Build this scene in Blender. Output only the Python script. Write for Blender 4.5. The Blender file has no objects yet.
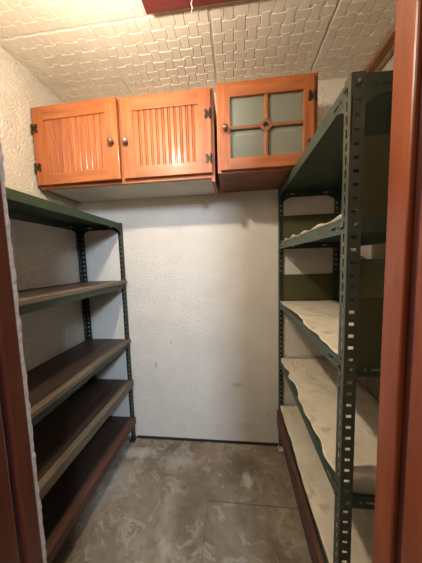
import bpy, bmesh, math, random
from mathutils import Vector, Matrix
random.seed(7)
scene = bpy.context.scene
C = scene.collection
PI = math.pi

# ---------------------------------------------------------------- camera
cam_d = bpy.data.cameras.new('camera')
cam = bpy.data.objects.new('camera', cam_d)
C.objects.link(cam)
cam_d.sensor_fit = 'VERTICAL'
cam_d.sensor_height = 24.0
cam_d.lens = 24.0 * 225.0 / 563.0
cam_d.clip_start = 0.01
rx = Vector((0.994, 0.106, -0.029)); dn = Vector((-0.018, -0.096, -0.995)); fw = Vector((-0.108, 0.990, -0.093))
fw.normalize(); rx = (rx - fw * rx.dot(fw)).normalized(); up = rx.cross(fw)
cam.matrix_world = Matrix(((rx.x, up.x, -fw.x, 0.0), (rx.y, up.y, -fw.y, 0.0), (rx.z, up.z, -fw.z, 1.25), (0, 0, 0, 1)))
scene.camera = cam

# ---------------------------------------------------------------- world, light, exposure
w = bpy.data.worlds.new('world'); scene.world = w
w.use_nodes = True
w.node_tree.nodes['Background'].inputs[0].default_value = (0.80, 0.72, 0.66, 1)
w.node_tree.nodes['Background'].inputs[1].default_value = 0.14
vs = scene.view_settings
vs.view_transform = 'Standard'; vs.look = 'None'; vs.gamma = 1.0
vs.exposure = 0.76
LAMP = (-0.40, 0.60, 1.985)

def area(name, loc, target, size, power, col):
    d = bpy.data.lights.new(name, 'AREA'); d.energy = power; d.color = col; d.size = size
    o = bpy.data.objects.new(name, d); C.objects.link(o); o.location = loc
    o.rotation_euler = (Vector(target) - Vector(loc)).to_track_quat('-Z', 'Y').to_euler()
    return o
ld = bpy.data.lights.new('bulb_light', 'POINT'); ld.energy = 22.0; ld.color = (1.0, 0.86, 0.68); ld.shadow_soft_size = 0.03
lo = bpy.data.objects.new('bulb_light', ld); C.objects.link(lo); lo.location = LAMP
area('hall_daylight', (0.62, -1.25, 2.15), (-0.45, 1.4, 0.8), 0.35, 36.0, (0.64, 0.80, 1.0))
area('hall_warm_fill', (-0.10, -0.75, 2.2), (0.0, 0.6, 1.0), 0.30, 2.0, (1.0, 0.80, 0.60))  # weak warm fill added on the hall side, stands for no known lamp

# ---------------------------------------------------------------- materials
def mat(name):
    m = bpy.data.materials.new(name); m.use_nodes = True
    nt = m.node_tree; b = nt.nodes['Principled BSDF']
    return m, nt, b
def N(nt, t, **kw):
    n = nt.nodes.new(t)
    for k, v in kw.items():
        if isinstance(k, str) and k.startswith('i_'):
            n.inputs[k[2:].replace('_', ' ')].default_value = v
        else: setattr(n, k, v)
    return n
def L(nt, a, b): nt.links.new(a, b)
def coords(nt, scale=(1, 1, 1), loc=(0, 0, 0), rot=(0, 0, 0)):
    tc = N(nt, 'ShaderNodeTexCoord'); mp = N(nt, 'ShaderNodeMapping')
    mp.inputs['Scale'].default_value = scale; mp.inputs['Location'].default_value = loc; mp.inputs['Rotation'].default_value = rot
    L(nt, tc.outputs['Object'], mp.inputs['Vector'])
    return mp.outputs['Vector']
def ramp(nt, fac, stops):
    r = N(nt, 'ShaderNodeValToRGB'); e = r.color_ramp.elements
    while len(e) < len(stops): e.new(0.5)
    for k, (p, c) in enumerate(stops):
        e[k].position = p; e[k].color = (*c, 1) if len(c) == 3 else c
    L(nt, fac, r.inputs['Fac']); return r.outputs['Color']
def noise(nt, v, scale, detail=4, rough=.55, dist=0.0):
    n = N(nt, 'ShaderNodeTexNoise'); n.inputs['Scale'].default_value = scale; n.inputs['Detail'].default_value = detail
    n.inputs['Roughness'].default_value = rough; n.inputs['Distortion'].default_value = dist
    L(nt, v, n.inputs['Vector']); return n.outputs['Fac']
def math_(nt, op, a, b=None, c=None):
    n = N(nt, 'ShaderNodeMath', operation=op)
    for i, x in enumerate((a, b, c)):
        if x is None: continue
        if isinstance(x, (int, float)): n.inputs[i].default_value = x
        else: L(nt, x, n.inputs[i])
    return n.outputs[0]
def mixc(nt, f, a, b, mode='MIX'):
    n = N(nt, 'ShaderNodeMix', data_type='RGBA', blend_type=mode)
    if isinstance(f, (int, float)): n.inputs[0].default_value = f
    else: L(nt, f, n.inputs[0])
    for i, x in ((6, a), (7, b)):
        if isinstance(x, tuple): n.inputs[i].default_value = (*x, 1)
        else: L(nt, x, n.inputs[i])
    return n.outputs[2]
def bump(nt, b, h, strength, dist=0.01):
    n = N(nt, 'ShaderNodeBump'); n.inputs['Strength'].default_value = strength; n.inputs['Distance'].default_value = dist
    L(nt, h, n.inputs['Height']); L(nt, n.outputs['Normal'], b.inputs['Normal'])

def wood(name, dark, mid, light, axis='z', rough=.35, coat=.3, grain=1.0, fine=.5):
    m, nt, b = mat(name)
    s = {'x': (3, 38, 38), 'y': (38, 3, 38), 'z': (38, 38, 3)}[axis]
    v = coords(nt, tuple(k * grain for k in s))
    f = noise(nt, v, 1.0, 5, .6, .6)
    v2 = coords(nt, tuple(k * 5 * grain for k in s))
    g = noise(nt, v2, 1.0, 3, .6)
    h = math_(nt, 'ADD', math_(nt, 'MULTIPLY', f, 1 - fine * .6), math_(nt, 'MULTIPLY', g, fine * .6))
    L(nt, ramp(nt, h, [(.30, dark), (.5, mid), (.70, light)]), b.inputs['Base Color'])
    b.inputs['Roughness'].default_value = rough; b.inputs['Coat Weight'].default_value = coat; b.inputs['Coat Roughness'].default_value = .18
    bump(nt, b, h, .12, .003)
    return m
CAB = dict(dark=(.19, .050, .013), mid=(.335, .096, .026), light=(.43, .14, .042))
M_cab_z = wood('honey_oak_vertical_grain', **CAB, axis='z', rough=.50, coat=.12)
M_cab_x = wood('honey_oak_horizontal_grain', **CAB, axis='x', rough=.50, coat=.12)
M_muntin = wood('brown_turned_muntin', (.13, .045, .018), (.20, .075, .030), (.28, .11, .045), axis='x', rough=.35)
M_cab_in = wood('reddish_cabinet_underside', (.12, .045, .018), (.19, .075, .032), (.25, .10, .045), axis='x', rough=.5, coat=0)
M_jamb = wood('shade_darkened_varnished_trim', (.045, .009, .004), (.075, .015, .006), (.11, .024, .009), axis='z', rough=.32, coat=.35, grain=.7)  # left jamb: darker copy of the trim varnish, its shade put into the colour
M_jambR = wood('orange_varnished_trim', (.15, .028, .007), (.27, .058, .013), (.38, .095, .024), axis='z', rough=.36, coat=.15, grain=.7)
M_jamb_dk = wood('dark_maroon_trim', (.035, .006, .004), (.055, .009, .006), (.08, .014, .008), axis='z', rough=.4)
M_trim = wood('brown_ceiling_trim_wood', (.20, .09, .03), (.32, .15, .06), (.42, .21, .09), axis='y', rough=.45)
M_plank = wood('weathered_shelf_plank', (.024, .013, .009), (.046, .027, .018), (.080, .050, .034), axis='y', rough=.55, coat=.1, grain=.9)
M_plank_edge = wood('worn_grey_brown_board_edge', (.075, .056, .036), (.14, .108, .072), (.22, .175, .125), axis='y', rough=.7, coat=0)
M_redboard = wood('red_brown_board', (.055, .022, .014), (.10, .040, .025), (.16, .065, .040), axis='y', rough=.6, coat=0)
M_lampboard = wood('maroon_painted_board', (.085, .016, .016), (.11, .023, .022), (.14, .03, .028), axis='x', rough=.45)

def plain(name, col, rough=.5, metal=0.0, var=.0, scale=20, bmp=0.0):
    m, nt, b = mat(name)
    b.inputs['Roughness'].default_value = rough; b.inputs['Metallic'].default_value = metal
    f = noise(nt, coords(nt), scale, 4)
    lo_ = tuple(c * (1 - var) for c in col); hi = tuple(min(1, c * (1 + var)) for c in col)
    L(nt, ramp(nt, f, [(.3, lo_), (.7, hi)]), b.inputs['Base Color'])
    if bmp: bump(nt, b, f, bmp, .002)
    return m
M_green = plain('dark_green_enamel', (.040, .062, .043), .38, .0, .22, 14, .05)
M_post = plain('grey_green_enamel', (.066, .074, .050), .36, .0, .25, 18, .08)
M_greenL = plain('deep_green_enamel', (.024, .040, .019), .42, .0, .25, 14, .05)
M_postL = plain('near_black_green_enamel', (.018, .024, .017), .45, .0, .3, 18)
M_olive = plain('olive_green_sheet', (.075, .072, .024), .55, .0, .12, 8)
M_iron = plain('dark_bronze', (.055, .038, .030), .35, .8, .3, 60)
M_knob = plain('turned_brown_knob', (.16, .07, .035), .25, .1, .2, 40)
M_knobc = plain('worn_pewter_knob', (.30, .27, .24), .25, .7, .25, 40)
M_greybd = plain('pale_grey_hardboard', (.62, .58, .50), .7, 0, .06, 6)
M_cabpaint = plain('sage_cabinet_lining', (.58, .60, .47), .7, 0, .05, 4)
M_cord = plain('cotton_cord', (.72, .66, .55), .8)
M_plaster = plain('rough_plaster', (.30, .21, .15), .9, 0, .25, 90, .5)
M_shelfwhite = plain('white_painted_edge', (.85, .83, .78), .5)
M_blk = plain('dark_rubber', (.02, .02, .02), .6)
M_white = plain('white_ceramic', (.8, .78, .74), .3)

# embossed wall
def wallmat(name, col, strength, scale=46, marks=()):
    m, nt, b = mat(name)
    v = coords(nt, (1, 1, 1.35))
    n1 = noise(nt, v, scale, 2, .5, 1.1)
    rid = math_(nt, 'SUBTRACT', 1.0, math_(nt, 'MULTIPLY', math_(nt, 'ABSOLUTE', math_(nt, 'SUBTRACT', n1, .5)), 7.0))
    rid = math_(nt, 'MAXIMUM', rid, 0.0)
    n2 = noise(nt, coords(nt), 4.0, 4, .6)
    n3 = noise(nt, coords(nt), 260, 2, .5)
    h = math_(nt, 'ADD', rid, math_(nt, 'MULTIPLY', n3, .12))
    dk = tuple(c * .90 for c in col)
    base = ramp(nt, n2, [(.3, dk), (.62, col)])
    st = noise(nt, coords(nt, (5, 5, 1.2), (3, 1, 0)), 1.6, 5, .7)
    base = mixc(nt, ramp(nt, st, [(.76, (0, 0, 0)), (.88, (.35, .35, .35))]), base, (.30, .25, .18))
    sp = N(nt, 'ShaderNodeSeparateXYZ'); L(nt, coords(nt), sp.inputs[0])
    wb = math_(nt, 'MULTIPLY', math_(nt, 'SUBTRACT', noise(nt, coords(nt), 30, 5, .7), .5), 2.2)
    for (mx, mz, ra_, rz_, mc, am) in marks:      # scuffs and stains
        dx = math_(nt, 'DIVIDE', math_(nt, 'SUBTRACT', sp.outputs[0], mx), ra_)
        dz = math_(nt, 'DIVIDE', math_(nt, 'SUBTRACT', sp.outputs[2], mz), rz_)
        rr = math_(nt, 'ADD', math_(nt, 'SQRT', math_(nt, 'ADD', math_(nt, 'MULTIPLY', dx, dx), math_(nt, 'MULTIPLY', dz, dz))), wb)
        base = mixc(nt, ramp(nt, rr, [(.4, (am, am, am)), (1.1, (0, 0, 0))]), base, mc)
    L(nt, base, b.inputs['Base Color'])
    b.inputs['Roughness'].default_value = .48
    bump(nt, b, h, strength, .012)
    return m
M_wallback = wallmat('embossed_white_panel', (.80, .745, .665), .45, 62, ((-.555, .55, .006, .035, (.25, .20, .15), .7), (-.44, .71, .008, .022, (.35, .3, .24), .5), (.01, .42, .06, .022, (.42, .33, .2), .45), (.2, .22, .012, .006, (.2, .15, .1), .6), (.05, .12, .10, .05, (.60, .54, .42), .4)))
M_wallside = wallmat('stippled_cream_wall', (.72, .66, .56), .6, 42)
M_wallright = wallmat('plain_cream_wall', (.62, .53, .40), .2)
m, nt, b = mat('cream_embossed_ceiling_tile'); M_tile = m
n2 = noise(nt, coords(nt), 5.0, 4, .6); n3 = noise(nt, coords(nt), 150, 3, .6)
L(nt, ramp(nt, n2, [(.3, (.66, .60, .50)), (.7, (.74, .68, .58))]), b.inputs['Base Color'])
b.inputs['Roughness'].default_value = .42
bump(nt, b, n3, .25, .002)

# concrete floor with a few stains of their own
m, nt, b = mat('stained_concrete'); M_floor = m
v = coords(nt)
a = noise(nt, v, 3.2, 8, .62, .5); d_ = noise(nt, v, 22, 6, .65); s_ = noise(nt, v, 7.5, 6, .6, 1.6)
base = ramp(nt, a, [(.30, (.13, .096, .064)), (.5, (.235, .182, .125)), (.70, (.34, .275, .195))])
base = mixc(nt, ramp(nt, d_, [(.48, (0, 0, 0)), (.70, (.45, .45, .45))]), base, (.08, .063, .045))
base = mixc(nt, ramp(nt, s_, [(.54, (0, 0, 0)), (.60, (.45, .45, .45)), (.66, (.05, .05, .05)), (.72, (.3, .3, .3))]), base, (.48, .43, .35))
sep = N(nt, 'ShaderNodeSeparateXYZ'); L(nt, v, sep.inputs[0])
wob = math_(nt, 'MULTIPLY', math_(nt, 'SUBTRACT', noise(nt, v, 16, 7, .75, .8), .5), 2.8)
def blob(cx, cy, rx_, ry_, col, amt):
    global base
    dx = math_(nt, 'DIVIDE', math_(nt, 'SUBTRACT', sep.outputs[0], cx), rx_)
    dy = math_(nt, 'DIVIDE', math_(nt, 'SUBTRACT', sep.outputs[1], cy), ry_)
    r = math_(nt, 'ADD', math_(nt, 'SQRT', math_(nt, 'ADD', math_(nt, 'MULTIPLY', dx, dx), math_(nt, 'MULTIPLY', dy, dy))), wob)
    base = mixc(nt, ramp(nt, r, [(.35, (amt, amt, amt)), (.8, (amt * .45, amt * .45, amt * .45)), (1.15, (0, 0, 0))]), base, col)
blob(-.54, 1.34, .14, .05, (.46, .43, .37), .75)
blob(-.28, 1.30, .13, .075, (.44, .40, .34), .55)
blob(-.58, 1.17, .07, .18, (.33, .31, .26), .6)
blob(.14, 1.30, .14, .10, (.085, .066, .042), .6)
blob(.165, 1.20, .032, .06, (.48, .44, .36), .8)
blob(.165, 1.32, .06, .03, (.13, .10, .07), .7)
blob(-.06, 1.36, .10, .09, (.27, .15, .105), .55)
blob(-.24, 1.06, .05, .14, (.34, .31, .26), .5)
blob(-.12, 1.10, .12, .20, (.10, .08, .056), .55)
def line(axis, pos, half, col, amt, lo_, hi_):
    global base
    o = sep.outputs[axis]; q = sep.outputs[1 - axis]
    d = math_(nt, 'ABSOLUTE', math_(nt, 'SUBTRACT', o, pos))
    k = math_(nt, 'LESS_THAN', math_(nt, 'ADD', d, math_(nt, 'MULTIPLY', wob, .002)), half)
    k = math_(nt, 'MULTIPLY', k, math_(nt, 'MULTIPLY', math_(nt, 'GREATER_THAN', q, lo_), math_(nt, 'LESS_THAN', q, hi_)))
    base = mixc(nt, math_(nt, 'MULTIPLY', k, amt), base, col)
line(1, 1.085, .004, (.06, .05, .04), .6, -.05, .7)
line(0, -.045, .003, (.07, .055, .04), .4, .3, 1.08)
L(nt, base, b.inputs['Base Color']); b.inputs['Roughness'].default_value = .55
bump(nt, b, math_(nt, 'ADD', a, math_(nt, 'MULTIPLY', d_, .5)), .25, .008)

# paper / paint-chipped liner
m, nt, b = mat('aged_cream_paper'); M_paper = m
v = coords(nt)
n1 = noise(nt, v, 5, 5, .6); n2 = noise(nt, v, 16, 3, .5, 1.5)
base = ramp(nt, n1, [(.3, (.60, .52, .39)), (.65, (.80, .73, .58))])
base = mixc(nt, ramp(nt, n2, [(.60, (0, 0, 0)), (.72, (.45, .45, .45))]), base, (.36, .25, .13))
L(nt, base, b.inputs['Base Color']); b.inputs['Roughness'].default_value = .7
rid = math_(nt, 'ABSOLUTE', math_(nt, 'SUBTRACT', noise(nt, v, 6, 2, .5, .6), .5))
bump(nt, b, math_(nt, 'ADD', math_(nt, 'MULTIPLY', rid, 1.5), math_(nt, 'MULTIPLY', n1, .4)), .9, .02)

m, nt, b = mat('clear_cabinet_glass'); M_glass = m
tr = N(nt, 'ShaderNodeBsdfTransparent'); tr.inputs[0].default_value = (.88, .93, .86, 1)
gl = N(nt, 'ShaderNodeBsdfGlossy'); gl.inputs['Roughness'].default_value = .04
fr = N(nt, 'ShaderNodeFresnel'); fr.inputs[0].default_value = 1.6
ms = N(nt, 'ShaderNodeMixShader'); L(nt, fr.outputs[0], ms.inputs[0]); L(nt, tr.outputs[0], ms.inputs[1]); L(nt, gl.outputs[0], ms.inputs[2])
df = N(nt, 'ShaderNodeBsdfDiffuse'); df.inputs[0].default_value = (.50, .52, .42, 1)
m2 = N(nt, 'ShaderNodeMixShader'); m2.inputs[0].default_value = .30; L(nt, ms.outputs[0], m2.inputs[1]); L(nt, df.outputs[0], m2.inputs[2])
L(nt, m2.outputs[0], nt.nodes['Material Output'].inputs['Surface'])
m, nt, b = mat('glowing_bulb'); M_bulb = m
b.inputs['Emission Color'].default_value = (1, .82, .6, 1); b.inputs['Emission Strength'].default_value = 8

# ---------------------------------------------------------------- helpers
WO = {}
def tag(o, label=None, cat=None, group=None, kind=None):
    if label: o['label'] = label
    if cat: o['category'] = cat
    if group: o['group'] = group
    if kind: o['kind'] = kind
    return o
def empty(name, loc, label, cat, group=None):
    o = bpy.data.objects.new(name, None); C.objects.link(o); o.location = loc; o.empty_display_size = .05
    WO[o.name] = Vector(loc); return tag(o, label, cat, group)
def obj(name, bm, m, parent=None, origin=None, bevel=0.0, smooth=False, rotz=0.0):
    bmesh.ops.recalc_face_normals(bm, faces=bm.faces)
    p = WO[parent.name] if parent else Vector((0, 0, 0))
    if origin is None:
        if parent: origin = p
        else:
            xs = [v.co for v in bm.verts]
            origin = Vector(((min(c.x for c in xs) + max(c.x for c in xs)) / 2, (min(c.y for c in xs) + max(c.y for c in xs)) / 2, min(c.z for c in xs)))
    origin = Vector(origin)
    bmesh.ops.translate(bm, verts=bm.verts, vec=-origin)
    me = bpy.data.meshes.new(name); bm.to_mesh(me); bm.free()
    if m: me.materials.append(m)
    o = bpy.data.objects.new(name, me); C.objects.link(o)
    if parent: o.parent = parent
    o.location = origin - p; o.rotation_euler = (0, 0, rotz)
    WO[o.name] = origin
    if smooth:
        for f in me.polygons: f.use_smooth = True
    if bevel:
        b = o.modifiers.new('bevel', 'BEVEL'); b.width = bevel; b.segments = 2; b.limit_method = 'ANGLE'
    return o
def structure(name, bm, m, **k):
    return tag(obj(name, bm, m, **k), kind='structure')
def box(bm, x0, x1, y0, y1, z0, z1):
    v = [bm.verts.new((x, y, z)) for x in (x0, x1) for y in (y0, y1) for z in (z0, z1)]
    for f in ((0, 1, 3, 2), (4, 6, 7, 5), (0, 4, 5, 1), (2, 3, 7, 6), (0, 2, 6, 4), (1, 5, 7, 3)):
        bm.faces.new([v[i] for i in f])
    return bm
def B(*a):
    bm = bmesh.new()
    for q in (a if isinstance(a[0], (tuple, list)) else [a]): box(bm, *q)
    return bm
def sheet(us, vs_, holes, P, nrm, t, bm=None):
    """a slotted sheet: grid us x vs_ with the cells of holes(i, j) cut out, mapped by P(u, v), thickened along nrm(u)"""
    bm = bm or bmesh.new()
    nu, nv = len(us), len(vs_)
    keep = [[not holes(i, j) for j in range(nv - 1)] for i in range(nu - 1)]
    cache = {}
    def V(i, j, s):
        k = (i, j, s)
        if k not in cache:
            p = Vector(P(us[i], vs_[j]))
            if s: p += Vector(nrm(us[i])) * t
            cache[k] = bm.verts.new(p)
        return cache[k]
    for i in range(nu - 1):
        for j in range(nv - 1):
            if not keep[i][j]: continue
            bm.faces.new([V(i, j, 0), V(i + 1, j, 0), V(i + 1, j + 1, 0), V(i, j + 1, 0)])
            bm.faces.new([V(i, j, 1), V(i, j + 1, 1), V(i + 1, j + 1, 1), V(i + 1, j, 1)])
            for (a, b_, di, dj) in (((i, j), (i + 1, j), 0, -1), ((i, j + 1), (i + 1, j + 1), 0, 1), ((i, j), (i, j + 1), -1, 0), ((i + 1, j), (i + 1, j + 1), 1, 0)):
                ii, jj = i + di, j + dj
                if 0 <= ii < nu - 1 and 0 <= jj < nv - 1 and keep[ii][jj]: continue
                bm.faces.new([V(*a, 0), V(*b_, 0), V(*b_, 1), V(*a, 1)])
    return bm
def cyl(bm, p0, p1, r0, r1=None, n=16):
    r1 = r0 if r1 is None else r1
    p0 = Vector(p0); p1 = Vector(p1); ax = (p1 - p0); q = ax.to_track_quat('Z', 'Y').to_matrix()
    A = []; Bq = []
    for k in range(n):
        a = 2 * PI * k / n; d = q @ Vector((math.cos(a), math.sin(a), 0))
        A.append(bm.verts.new(p0 + d * r0)); Bq.append(bm.verts.new(p1 + d * r1))
    for k in range(n): bm.faces.new([A[k], A[(k + 1) % n], Bq[(k + 1) % n], Bq[k]])
    bm.faces.new(A[::-1]); bm.faces.new(Bq)
    return bm
def lathe(bm, base, axis, prof, n=20):
    base = Vector(base); q = Vector(axis).to_track_quat('Z', 'Y').to_matrix(); rings = []
    for r, h in prof:
        rings.append([bm.verts.new(base + q @ Vector((max(r, 1e-4) * math.cos(2 * PI * k / n), max(r, 1e-4) * math.sin(2 * PI * k / n), h))) for k in range(n)])
    for a, b_ in zip(rings, rings[1:]):
        for k in range(n): bm.faces.new([a[k], a[(k + 1) % n], b_[(k + 1) % n], b_[k]])
    bm.faces.new(rings[0][::-1]); bm.faces.new(rings[-1])
    return bm

# ---------------------------------------------------------------- the setting
XL, XR, YB, ZC = -1.035, 0.80, 1.436, 2.25
YF0, YF1 = 0.20, 0.403          # door wall: hall side, closet side
JL, JR = -0.443, 0.246         # reveals of the doorway
structure('floor', B(XL - .1, XR + .1, -1.6, YB + .1, -.08, 0), M_floor)
# ceiling: tiles with a raised woven emboss
bm = bmesh.new()
box(bm, XL - .1, XR + .1, -.0 + YF0, YB + .1, ZC + .004, ZC + .06)
px, pz = .0508, .0508
TS = .508; x0s = -.083; y0s = .985
def frus(bm, xa, xb, ya, yb, h, ins=.0035):
    lo4 = [bm.verts.new((x, y, ZC)) for x, y in ((xa, ya), (xb, ya), (xb, yb), (xa, yb))]
    hi4 = [bm.verts.new((x, y, ZC - h)) for x, y in ((xa + ins, ya + ins), (xb - ins, ya + ins), (xb - ins, yb - ins), (xa + ins, yb - ins))]
    bm.faces.new(hi4)
    for k in range(4): bm.faces.new([lo4[k], lo4[(k + 1) % 4], hi4[(k + 1) % 4], hi4[k]])
for tx in range(-2, 2):
    for ty in range(-2, 1):
        ax, ay = x0s + tx * TS, y0s + ty * TS
        ex0, ex1 = max(ax + .0012, XL), min(ax + TS - .0012, XR); ey0, ey1 = max(ay + .0012, YF1), min(ay + TS - .0012, YB)
        if ex1 - ex0 < .02 or ey1 - ey0 < .02: continue
        box(bm, ex0, ex1, ey0, ey1, ZC, ZC + .006)
        g = TS / 10; wd = g * .74
        for i in range(-1, 11):
            for j in range(-1, 11):
                cx_, cy_ = ax + (i + .5) * g, ay + (j + .5) * g
                if (i + j) % 2: hw, hh = wd / 2, (2 * g - wd) / 2 - .001
                else: hw, hh = (2 * g - wd) / 2 - .001, wd / 2
                xa, xb, ya, yb = max(cx_ - hw, ex0 + .003), min(cx_ + hw, ex1 - .003), max(cy_ - hh, ey0 + .003), min(cy_ + hh, ey1 - .003)
                if xb - xa > .009 and yb - ya > .009: frus(bm, xa, xb, ya, yb, .0032, .0018)
structure('ceiling', bm, M_tile, origin=(0, 0, ZC))
structure('wall_back', B((XL - .1, XR + .1, YB + .0125, YB + .1, 0, ZC + .05), (XL, XR, YB, YB + .0125, .018, ZC)), M_wallback, origin=(0, YB, 0))
structure('wall_left', B((XL - .1, XL, YF1, YB + .1, 0, ZC + .05)), M_wallside)
structure('wall_right', B((XR, XR + .1, YF1, YB + .1, 0, ZC + .05)), M_wallright)
structure('wall_front', B((XL - .1, JL - .03, YF0 + .02, YF1 + .007, 0, ZC + .05), (JR + .03, XR + .1, YF0 + .02, YF1, 0, ZC + .05), (JL - .03, JR + .03, YF0 + .02, YF1, 2.10, ZC + .05)), M_wallside)
structure('baseboard_back', B(-.72, .30, YB - .004, YB + .01, 0, .014), M_blk)
# doorway lining: each side an inner strip, a dark rebate, and the hall-side casing
def lining(side, X, s, M_jamb):
    ya, yb = (.371, .356) if s < 0 else (.357, .336)
    t = empty('door_jamb', (X, .3, 0), None, None)
    tag(t, kind='structure')
    t.name = 'trim_' + side; WO[t.name] = Vector((X, .3, 0))
    a = .03
    def q(x0, x1, *r): return (min(x0, x1), max(x0, x1), *r)
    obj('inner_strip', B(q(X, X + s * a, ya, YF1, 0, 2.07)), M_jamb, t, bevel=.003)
    obj('rebate', B(q(X + s * .008, X + s * a, yb - .002, ya, 0, 2.07)), M_jamb_dk, t)
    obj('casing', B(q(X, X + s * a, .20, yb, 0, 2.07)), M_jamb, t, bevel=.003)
    return t
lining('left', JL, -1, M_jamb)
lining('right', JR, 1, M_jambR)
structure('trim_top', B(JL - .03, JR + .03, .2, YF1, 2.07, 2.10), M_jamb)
# ragged plaster lip behind the left lining
bm = bmesh.new(); rows = []
zz = 0.0
while zz < 2.08:
    q = random.random()
    xo = JL + .0002 + .0014 * q + (.0018 if random.random() < .25 else 0)
    yo = YF1 + .0075 + .003 * random.random()
    rows.append([bm.verts.new((JL - .028, YF1 + .0005, zz)), bm.verts.new((JL - .001, YF1 + .0005, zz)), bm.verts.new((xo, YF1 + .004, zz)), bm.verts.new((xo + .001, yo - .003, zz)), bm.verts.new((xo - .004, yo, zz)), bm.verts.new((JL - .028, yo - .002, zz))])
    zz += .008 + .01 * random.random()
for a_, b_ in zip(rows, rows[1:]):
    for k in range(6): bm.faces.new([a_[k], a_[(k + 1) % 6], b_[(k + 1) % 6], b_[k]])
bm.faces.new(rows[0][::-1]); bm.faces.new(rows[-1])
structure('trim_1', bm, M_plaster)
# ribbed timber moulding where the right wall meets the ceiling
bm = bmesh.new()
for k, (x0, x1, z0) in enumerate(((.710, .728, 2.228), (.735, .744, 2.228), (.751, .760, 2.228))):
    box(bm, x0, x1, YF1 + .002, YB - .002, z0, ZC - .0055)
bmesh.ops.rotate(bm, verts=bm.verts, cent=(.74, 1.43, 2.2), matrix=Matrix.Rotation(0, 3, 'Z'))
structure('trim_2', bm, M_trim)

# ---------------------------------------------------------------- shelf units
def post_mesh(x, y, z0, z1, sx, sy, wdt=.031, pitch=.03):
    us = [-wdt, -.022, -.009, 0, .013, .020, wdt]
    vl = [z0]; kinds = ['n']
    n = int((z1 - z0 - .03) / pitch); st = z0 + (z1 - z0 - (n - 1) * pitch) / 2
    rows_ = []
    for k in range(n):
        c = st + k * pitch
        vl += [c - .0095, c - .0042, c + .0042, c + .0095]; rows_ += ['s', 'a', 's', 'n']
    kinds = ['n'] + rows_
    vl.append(z1)
    def holes(i, j):
        kd = kinds[j] if j < len(kinds) else 'n'
        return (i == 1 and kd == 'a') or (i == 4 and kd in 'sa')
    def P(u, v): return (x + sx * (-u), y, v) if u <= 0 else (x, y + sy * u, v)
    def nr(u):
        if u < 0: return (0, sy, 0)
        if u > 0: return (sx, 0, 0)
        return (sx, sy, 0)
    return sheet(us, vl, holes, P, nr, .002)
def tray(z, x0, x1, y0, y1, h=.034):
    """shallow steel tray shelf: top sheet and four turned-down flanges with slots near their ends"""
    bm = B(x0, x1, y0, y1, z - .0015, z)
    vl = [z - h, z - h + .014, z - h + .021, z - .0015]
    for (p, q, fn, nn) in ((y0, y1, lambda u, v: (x0, u, v), (1, 0, 0)), (y0, y1, lambda u, v: (x1, u, v), (-1, 0, 0)),
                           (x0, x1, lambda u, v: (u, y0, v), (0, 1, 0)), (x0, x1, lambda u, v: (u, y1, v), (0, -1, 0))):
        us = [p, p + .048, p + .055, p + .064, p + .092, q - .092, q - .064, q - .055, q - .048, q]
        sheet(us, vl, lambda i, j: j == 1 and i in (1, 3, 5, 7), fn, lambda u, nn=nn: nn, .0015, bm)
    return bm
def gusset(x, y, z, sx, sy, plane, s=.095):
    pts = [(0, 0), (s, 0)]
    for k in range(1, 8):
        a = PI / 2 * k / 8
        pts.append((s - (s - .036) * math.sin(a) if False else s - (s - .0) * math.sin(a), -(s) * (1 - math.cos(a))))
    pts.append((0, -s))
    bm = bmesh.new(); lays = []
    for off in (0, .002):
        if plane == 'x': lays.append([bm.verts.new((x + sx * a_, y + sy * off, z + c)) for a_, c in pts])
        else: lays.append([bm.verts.new((x + sx * off, y + sy * a_, z + c)) for a_, c in pts])
    bm.faces.new(lays[0]); bm.faces.new(lays[1][::-1])
    n = len(pts)
    for k in range(n): bm.faces.new([lays[0][k], lays[0][(k + 1) % n], lays[1][(k + 1) % n], lays[1][k]])
    return bm
def bolt(x, y, z, ax):
    bm = bmesh.new(); v = Vector((x, y, z)); a = Vector(ax)
    lathe(bm, v, a, [(.0065, 0), (.0065, .0015), (.004, .004), (.001, .0048)], 10)
    return bm

# right unit
RX0, RX1, RY0, RY1, RZ = .264, .615, .57, 1.425, 1.656
ru = empty('shelving_unit', ((RX0 + RX1) / 2, (RY0 + RY1) / 2, 0), 'tall grey-green slotted steel shelving unit with paper-lined shelves along the right wall', 'shelving unit')
for (x, y, sx, sy) in ((RX0, RY0, 1, 1), (RX1, RY0, -1, 1), (RX0, RY1, 1, -1), (RX1, RY1, -1, -1)):
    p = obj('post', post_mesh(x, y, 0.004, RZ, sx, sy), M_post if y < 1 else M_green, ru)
    obj('foot', B(min(x, x + sx * .03) - .004, max(x, x + sx * .03) + .004, min(y, y + sy * .03) - .004, max(y, y + sy * .03) + .004, 0, .010), M_blk if y < 1 else M_white, p, bevel=.002)
e = .0022
for k, z in enumerate((RZ - .004, 1.340, .985, .620)):
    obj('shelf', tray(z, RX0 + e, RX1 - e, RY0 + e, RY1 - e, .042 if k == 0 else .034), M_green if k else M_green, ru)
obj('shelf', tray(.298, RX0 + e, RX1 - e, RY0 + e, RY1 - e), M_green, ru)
for (x, y, sx, sy) in ((RX0, RY0, 1, 1), (RX1, RY0, -1, 1), (RX0, RY1, 1, -1), (RX1, RY1, -1, -1)):
    for pl in 'xy':
        g_ = obj('gusset_plate', gusset(x + sx * .0002 + (sx * .002 if pl == 'y' else 0), y + (sy * .002 if pl == 'x' else 0), RZ - .044, sx, sy, pl), M_post if y < 1 else M_green, ru)
for z in (RZ - .02, 1.322, .967, .602):
    obj('bolt', bolt(RX0 - .0, RY0 + .028, z, (-1, 0, 0)), M_post, ru)
    obj('bolt', bolt(RX0 + .02, RY0, z, (0, -1, 0)), M_post, ru)
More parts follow.
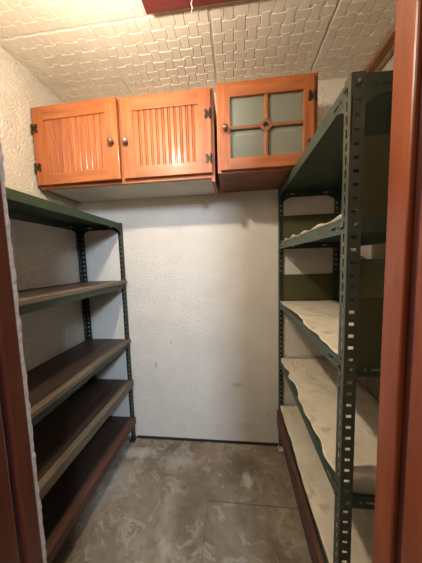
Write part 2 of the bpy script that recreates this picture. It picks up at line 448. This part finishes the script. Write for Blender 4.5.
# olive sheets at the rear end and along the wall side
tag(obj('end_panel', B(RX0 + .003, RX1 + .06, RY1 + .001, RY1 + .004, 1.335, 1.505), M_olive, ru), 'olive sheet metal band closing the rear end')
tag(obj('end_panel', B(RX0 + .003, RX1 + .06, RY1 + .001, RY1 + .004, .985, 1.150), M_olive, ru), 'lower olive sheet metal band closing the rear end')
tag(obj('end_panel', B(RX0 + .024, RX1 - .024, RY0 + .003, RY0 + .006, 1.318, 1.520), M_olive, ru), 'olive sheet metal band closing the near end')
tag(obj('end_panel', B(RX0 + .024, RX1 - .024, RY0 + .003, RY0 + .006, .975, 1.150), M_olive, ru), 'lower olive sheet metal band closing the near end')
tag(obj('back_panel', B(RX1 + .001, RX1 + .004, RY0 + .01, 1.30, 1.300, RZ - .01), M_olive, ru), 'olive sheet metal back')
tag(obj('back_panel', B(RX1 + .001, RX1 + .004, RY0 + .01, 1.34, .975, 1.235), M_olive, ru), 'lower olive sheet metal back')
# broad red-brown board facing the lowest shelf
tag(obj('front_board', B(RX0 - .018, RX0 - .001, RY0 - .005, RY1 - .045, .190, .300), M_redboard, ru, bevel=.003), 'red-brown timber board edging the lowest shelf')

# paper liners
def paper(z, x0, x1, y0, y1, amp, per, ph, curl, over, seed, label, lift=.001, flap=0):
    rnd = random.Random(seed)
    ny, nx = 90, 14
    bm = bmesh.new(); G = []
    ph2 = rnd.random() * 6
    ys = [y0 + (y1 - y0) * j / ny for j in range(ny + 1)]
    for j, y in enumerate(ys):
        wv = amp * (.5 + .5 * math.sin(2 * PI * y / per + ph + 1.4 * math.sin(y * 9 + ph2))) * (.6 + .4 * math.sin(2 * PI * y / (per * 2.7) + ph2)) + .12 * amp * math.sin(y * 67 + ph2)
        xe = x0 + wv
        row = []
        for i in range(nx + 1):
            t = i / nx; x = xe + (x1 - xe) * t ** 1.3
            zc = z + lift + .0012 * abs(math.sin(y * 23 + t * 5 + seed) * math.sin(t * 9 + y * 7)) + curl * max(0, 1 - t * 7) ** 2 * (.4 + .6 * (.5 + .5 * math.sin(2 * PI * y / per + ph + 1.2)))
            row.append(bm.verts.new((x, y, zc)))
        if over:
            row.insert(0, bm.verts.new((xe - .004, y, z + lift - over * (.5 + .5 * math.sin(2 * PI * y / per + ph)))))
        G.append(row)
    if flap:      # near end of the sheet turned up
        G.insert(0, [bm.verts.new((v.co.x, y0 - .002 - .003 * math.sin(v.co.x * 30), z + flap + .003 * math.sin(v.co.x * 22))) for v in G[0]])
    for a_, b_ in zip(G, G[1:]):
        for k in range(len(a_) - 1): bm.faces.new([a_[k], a_[k + 1], b_[k + 1], b_[k]])
    o = obj('shelf_liner_paper', bm, M_paper, smooth=True)
    s = o.modifiers.new('thickness', 'SOLIDIFY'); s.thickness = .0009; s.offset = 1
    return tag(o, label, 'shelf paper')
paper(1.340, RX0 + .006, RX1 - .01, RY0 + .045, RY1 - .012, .006, .16, 1.0, .016, 0, 1, 'curling paper liner with a scalloped edge on the uppermost lined shelf of the right unit')
paper(.985, RX0 + .004, RX1 - .01, RY0 + .01, RY1 - .012, .016, .30, 4.0, .002, 0, 2, 'cream creased paper liner on the right unit shelf just below eye level')
paper(.620, RX0 + .006, RX1 - .01, RY0 + .01, RY1 - .012, .020, .21, 2.0, .002, 0, 3, 'cream wavy-edged paper liner on the right unit second shelf from the floor', flap=.082)
paper(.3022, RX0 + .0045, RX1 - .01, RY0 + .01, RY1 - .012, .007, .34, .6, .001, 0, 4, 'stained cream paper liner on the lowest right shelf above the red-brown board')

# left unit
LX0, LX1, LY0, LY1, LZ = XL + .006, -.726, .455, 1.424, 1.508
lu = empty('shelving_unit', ((LX0 + LX1) / 2, (LY0 + LY1) / 2, 0), 'low dark green steel shelving unit with worn timber boards along the left wall', 'shelving unit')
for (x, y, sx, sy) in ((LX0, LY0, 1, 1), (LX1, LY0, -1, 1), (LX0, LY1, 1, -1), (LX1, LY1, -1, -1)):
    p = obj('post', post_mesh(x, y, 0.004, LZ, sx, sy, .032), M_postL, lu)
    obj('foot', B(min(x, x + sx * .03) - .004, max(x, x + sx * .03) + .004, min(y, y + sy * .03) - .004, max(y, y + sy * .03) + .004, 0, .010), M_blk, p, bevel=.002)
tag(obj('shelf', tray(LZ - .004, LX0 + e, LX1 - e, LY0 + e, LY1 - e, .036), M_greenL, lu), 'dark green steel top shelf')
for (x, y, sx, sy) in ((LX0, LY0, 1, 1), (LX1, LY0, -1, 1), (LX0, LY1, 1, -1), (LX1, LY1, -1, -1)):
    for pl in 'xy':
        obj('gusset_plate', gusset(x + (sx * .002 if pl == 'y' else 0), y + (sy * .002 if pl == 'x' else 0), LZ - .038, sx, sy, pl, .095), M_postL, lu)
for z, m_, lab in ((1.115, M_plank_edge, None), (.715, M_plank_edge, None), (.425, M_plank_edge, None), (.150, M_redboard, 'red-brown timber edge')):
    sh = obj('shelf', tray(z - .001, LX0 + e, LX1 - e, LY0 + e, LY1 - e, .030), M_greenL, lu)
    obj('shelf_board', B(LX0 + .004, LX1 - .022, LY0 + .004, LY1 - .004, z, z + .019), M_plank, sh, bevel=.002)
    eh = .022 if z > 1 else (.020 if z > .5 else .045 if z > .2 else .060)
    o = obj('edge_board', B(LX1 - .021, LX1 + .012, LY0 + .036, LY1 - .003, z + .021 - eh if z < 1 else z, z + .022) if z > .2 else B(LX1 - .021, LX1 + .012, LY0 + .036, LY1 - .003, z - .026, z + .022), m_, sh, bevel=.003)
    if lab: tag(o, lab)

# ---------------------------------------------------------------- cabinets
def frame(xs, zs, holes, y, th, stile_cols):
    """one joined frame of stiles and rails; faces between the stiles get the second material slot"""
    bm = sheet(xs, zs, holes, lambda u, v: (u, y, v), lambda u: (0, 1, 0), th)
    for f in bm.faces:
        c = f.calc_center_median().x
        f.material_index = 0 if any(a <= c <= b_ for a, b_ in stile_cols) else 1
    return bm
def knob(bm, x, y, z, s=1.0):
    return lathe(bm, (x, y, z), (0, -1, 0), [(.009 * s, 0), (.007 * s, .004), (.006 * s, .010), (.010 * s, .015), (.0145 * s, .020), (.0145 * s, .025), (.010 * s, .030), (.003 * s, .032)], 20)
def hinge(x, y, z, s):
    """butterfly hinge: two waisted leaves and a knuckle; x is the pivot line, s the side of the door"""
    bm = bmesh.new()
    for d in (-1, 1):
        pts = [(0, -.010), (.010, -.010), (.016, -.022), (.024, -.020), (.026, -.008), (.021, 0), (.026, .008), (.024, .020), (.016, .022), (.010, .010), (0, .010)]
        if d == -s: pts = [(a * .42, b_) for a, b_ in pts]
        la = [[bm.verts.new((x + d * a, y - o_, z + c)) for a, c in pts] for o_ in (0, .003)]
        bm.faces.new(la[0]); bm.faces.new(la[1][::-1]); n = len(pts)
        for k in range(n): bm.faces.new([la[0][k], la[0][(k + 1) % n], la[1][(k + 1) % n], la[1][k]])
    cyl(bm, (x, y - .004, z - .021), (x, y - .004, z + .021), .0042, n=10)
    for zz in (-.016, .016): lathe(bm, (x + s * .02, y - .003, z + zz * .9), (0, -1, 0), [(.003, 0), (.002, .0015)], 8)
    return bm
def bead_panel(x0, x1, y, z0, z1, n):
    """tongue-and-groove panel with V grooves and a bead beside each"""
    bm = bmesh.new(); prof = []
    p = (x1 - x0) / n
    for k in range(n):
        a = x0 + k * p
        if k: prof += [(a - .004, 0), (a - .001, .0065), (a + .001, .0065), (a + .003, .0005), (a + .0055, -.0012), (a + .008, .0005), (a + .009, .003), (a + .011, 0)]
        else: prof += [(a, 0)]
    prof.append((x1, 0))
    F = [(bm.verts.new((x, y + d, z0)), bm.verts.new((x, y + d, z1))) for x, d in prof]
    for a_, b_ in zip(F, F[1:]): bm.faces.new([a_[0], b_[0], b_[1], a_[1]])
    box(bm, x0, x1, y + .009, y + .012, z0, z1)
    return bm
def bead_door(parent, x0, x1, z0, z1, y, hx, ang, knobx, knobm, hz, label, split=11, tall=.066):
    """door in the plane y..y+.019 (front at y), hinge line at hx"""
    d = obj('door', frame([x0, x0 + .060, x1 - .060, x1], [z0, z0 + .056, z1 - tall, z1], lambda i, j: i == 1 and j == 1, y, .019, ((x0, x0 + .060), (x1 - .060, x1))), M_cab_z, parent, origin=(hx, y + .019, z0), bevel=.0025, rotz=ang)
    d.data.materials.append(M_cab_x)
    tag(d, label)
    obj('beadboard_panel', bead_panel(x0 + .0602, x1 - .0602, y + .006, z0 + .056, z1 - tall, split), M_cab_z, d)
    obj('knob', knob(bmesh.new(), knobx, y, (z0 + z1) / 2 - .018), knobm, d, smooth=True)
    s = 1 if hx < (x0 + x1) / 2 else -1
    for z in hz: obj('hinge', hinge(hx + s * .004, y - .0003, z, s), M_iron, d)
    return d
CX0, CX1, CY, CZ0, CZ1 = -1.022, -.088, 1.137, 1.652, 2.062
dc = empty('wall_cabinet', ((CX0 + CX1) / 2, (CY + YB) / 2, CZ0), 'wide honey wood wall cabinet with two beadboard doors, hung beside the left wall', 'cabinet')
t = .018
obj('carcass', B((CX0, CX0 + t, CY, YB - .002, CZ0, CZ1), (CX1 - t, CX1, CY, YB - .002, CZ0 - .018, CZ1), (CX0 + t, CX1 - t, CY, YB - .002, CZ1 - t, CZ1), (CX0 + t, CX1 - t, YB - .008, YB - .002, CZ0 + .012, CZ1 - t)), M_cab_z, dc, bevel=.0015)
tag(obj('bottom_panel', B(CX0 + t, CX1 - t, CY + .02, YB - .002, CZ0 + .004, CZ0 + .016), M_greybd, dc), 'pale grey bottom panel')
mid = -.550
o = obj('face_frame', frame([CX0 + t, CX0 + t + .006, mid - .025, mid + .025, CX1 - t - .006, CX1 - t], [CZ0, CZ0 + .032, CZ1 - .032 - t, CZ1 - t], lambda i, j: j == 1 and i in (1, 3), CY, .019, ((CX0, CX0 + t + .006), (mid - .025, mid + .025), (CX1 - t - .006, CX1))), M_cab_z, dc, bevel=.0015)
o.data.materials.append(M_cab_x)
bead_door(dc, CX0 + .004, mid - .006, CZ0 + .014, CZ1 - .014, CY - .0195, CX0 + .004, -math.radians(1.7), mid - .036, M_knob, (1.755, 1.945), 'left beadboard door standing slightly ajar')
bead_door(dc, mid + .006, CX1 - .012, CZ0 + .018, CZ1 - .012, CY - .0195, CX1 - .012, 0, mid + .030, M_knobc, (1.735, 1.935), 'right beadboard door, closed')

# glazed cabinet
GX0, GX1, GY, GZ0, GZ1 = -.073, .380, 1.118, 1.662, 2.062
gc = empty('wall_cabinet', ((GX0 + GX1) / 2, (GY + YB) / 2, GZ0), 'small honey wood wall cabinet with one four-pane glass door, above the right unit', 'cabinet')
obj('carcass', B((GX0, GX0 + t, GY, YB - .002, GZ0, GZ1), (GX1 - t, GX1, GY, YB - .002, GZ0, GZ1), (GX0 + t, GX1 - t, GY, YB - .002, GZ1 - t, GZ1)), M_cab_z, gc, bevel=.0015)
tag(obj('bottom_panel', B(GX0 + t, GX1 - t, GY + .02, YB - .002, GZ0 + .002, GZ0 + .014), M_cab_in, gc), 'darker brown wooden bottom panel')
o = obj('face_frame', frame([GX0 + t, GX0 + t + .006, GX1 - t - .006, GX1 - t], [GZ0, GZ0 + .026, GZ1 - .030, GZ1 - t], lambda i, j: i == 1 and j == 1, GY, .019, ((GX0, GX0 + t + .006), (GX1 - t - .006, GX1))), M_cab_z, gc, bevel=.001)
o.data.materials.append(M_cab_x)
tag(obj('lining', B((GX0 + t, GX1 - t, YB - .008, YB - .002, GZ0 + .015, GZ1 - t), (GX0 + t, GX0 + t + .002, GY + .02, YB - .009, GZ0 + .015, GZ1 - t), (GX1 - t - .002, GX1 - t, GY + .02, YB - .009, GZ0 + .015, GZ1 - t)), M_cabpaint, gc), 'sage grey painted inside')
tag(obj('inner_shelf', B(GX0 + t + .003, GX1 - t - .003, GY + .004, YB - .010, 1.828, 1.838), M_shelfwhite, gc), 'white shelf seen through the glass')
x0, x1, z0, z1, y = GX0 + .018, GX1 - .020, GZ0 + .007, GZ1 - .018, GY - .0195
ra, rb = z0 + .052, z1 - .058
d = obj('door', frame([x0, x0 + .045, x1 - .045, x1], [z0, ra, rb, z1], lambda i, j: i == 1 and j == 1, y, .019, ((x0, x0 + .045), (x1 - .045, x1))), M_cab_z, gc, origin=(x1, y + .019, z0), bevel=.0025)
tag(d, 'glazed door with four panes').data.materials.append(M_cab_x)
gx, gz = (x0 + x1) / 2, (ra + rb) / 2
for q in ((gx - .0075, gx + .0075, y + .002, y + .016, ra, gz - .030), (gx - .0075, gx + .0075, y + .002, y + .016, gz + .030, rb)): obj('muntin', B(q), M_cab_z, d, bevel=.003)
for q in ((x0 + .0452, gx - .030, y + .002, y + .016, gz - .0075, gz + .0075), (gx + .030, x1 - .0452, y + .002, y + .016, gz - .0075, gz + .0075)): obj('muntin', B(q), M_muntin, d, bevel=.003)
bm = bmesh.new()        # open diamond where the muntins cross
ro, ri = .034, .016
la = [[bm.verts.new((gx + r * math.cos(PI / 2 * k), y + yy, gz + r * math.sin(PI / 2 * k))) for k in range(4)] for r in (ro, ri) for yy in (.0005, .016)]
for k in range(4):
    n = (k + 1) % 4
    bm.faces.new([la[0][k], la[0][n], la[2][n], la[2][k]]); bm.faces.new([la[1][k], la[1][n], la[3][n], la[3][k]])
    bm.faces.new([la[0][k], la[0][n], la[1][n], la[1][k]]); bm.faces.new([la[2][k], la[2][n], la[3][n], la[3][k]])
obj('diamond_rosette', bm, M_muntin, d, bevel=.0015)
obj('glass_pane', B(x0 + .040, x1 - .040, y + .0165, y + .0185, ra - .004, rb + .004), M_glass, d)
obj('knob', knob(bmesh.new(), x0 + .022, y, gz - .006, .95), M_knob, d, smooth=True)
for z in (1.755, 1.955): obj('hinge', hinge(x1 - .002, y - .0003, z, -1), M_iron, d)

# ---------------------------------------------------------------- ceiling fittings
tag(obj('ceiling_board', B(-.325, .16, .80, .940, 2.208, ZC - .005), M_lampboard, bevel=.003), 'maroon board fixed flat to the tiled ceiling at the top edge', 'board')
bm = bmesh.new()
pts = [Vector((-.137 + .0015 * math.sin(k * 1.3), .885 + .0015 * math.cos(k * 1.1), 2.207 - .0048 * k)) for k in range(16)]
for k, (a_, b_) in enumerate(zip(pts, pts[1:])): cyl(bm, a_, b_, .0028 - .00011 * k, .0028 - .00011 * (k + 1), 8)
tag(obj('pull_cord', bm, M_cord), 'short pale cord hanging down from the maroon ceiling board', 'cord')
cl = empty('ceiling_lamp', (LAMP[0], LAMP[1], ZC - .006), 'bare bulb in a white holder on the ceiling near the left wall', 'lamp')
obj('lamp_holder', lathe(bmesh.new(), (LAMP[0], LAMP[1], ZC - .0045), (0, 0, -1), [(.045, 0), (.045, .012), (.022, .022), (.018, .030), (.018, .112), (.021, .118), (.021, .158), (.017, .160)]), M_white, cl, smooth=True)
bl = obj('bulb', lathe(bmesh.new(), (LAMP[0], LAMP[1], ZC - .1655), (0, 0, -1), [(.012, 0), (.014, .015), (.026, .040), (.030, .060), (.026, .078), (.012, .090), (.001, .093)]), M_bulb, cl, smooth=True)
ld.use_shadow = True
bl.visible_shadow = True
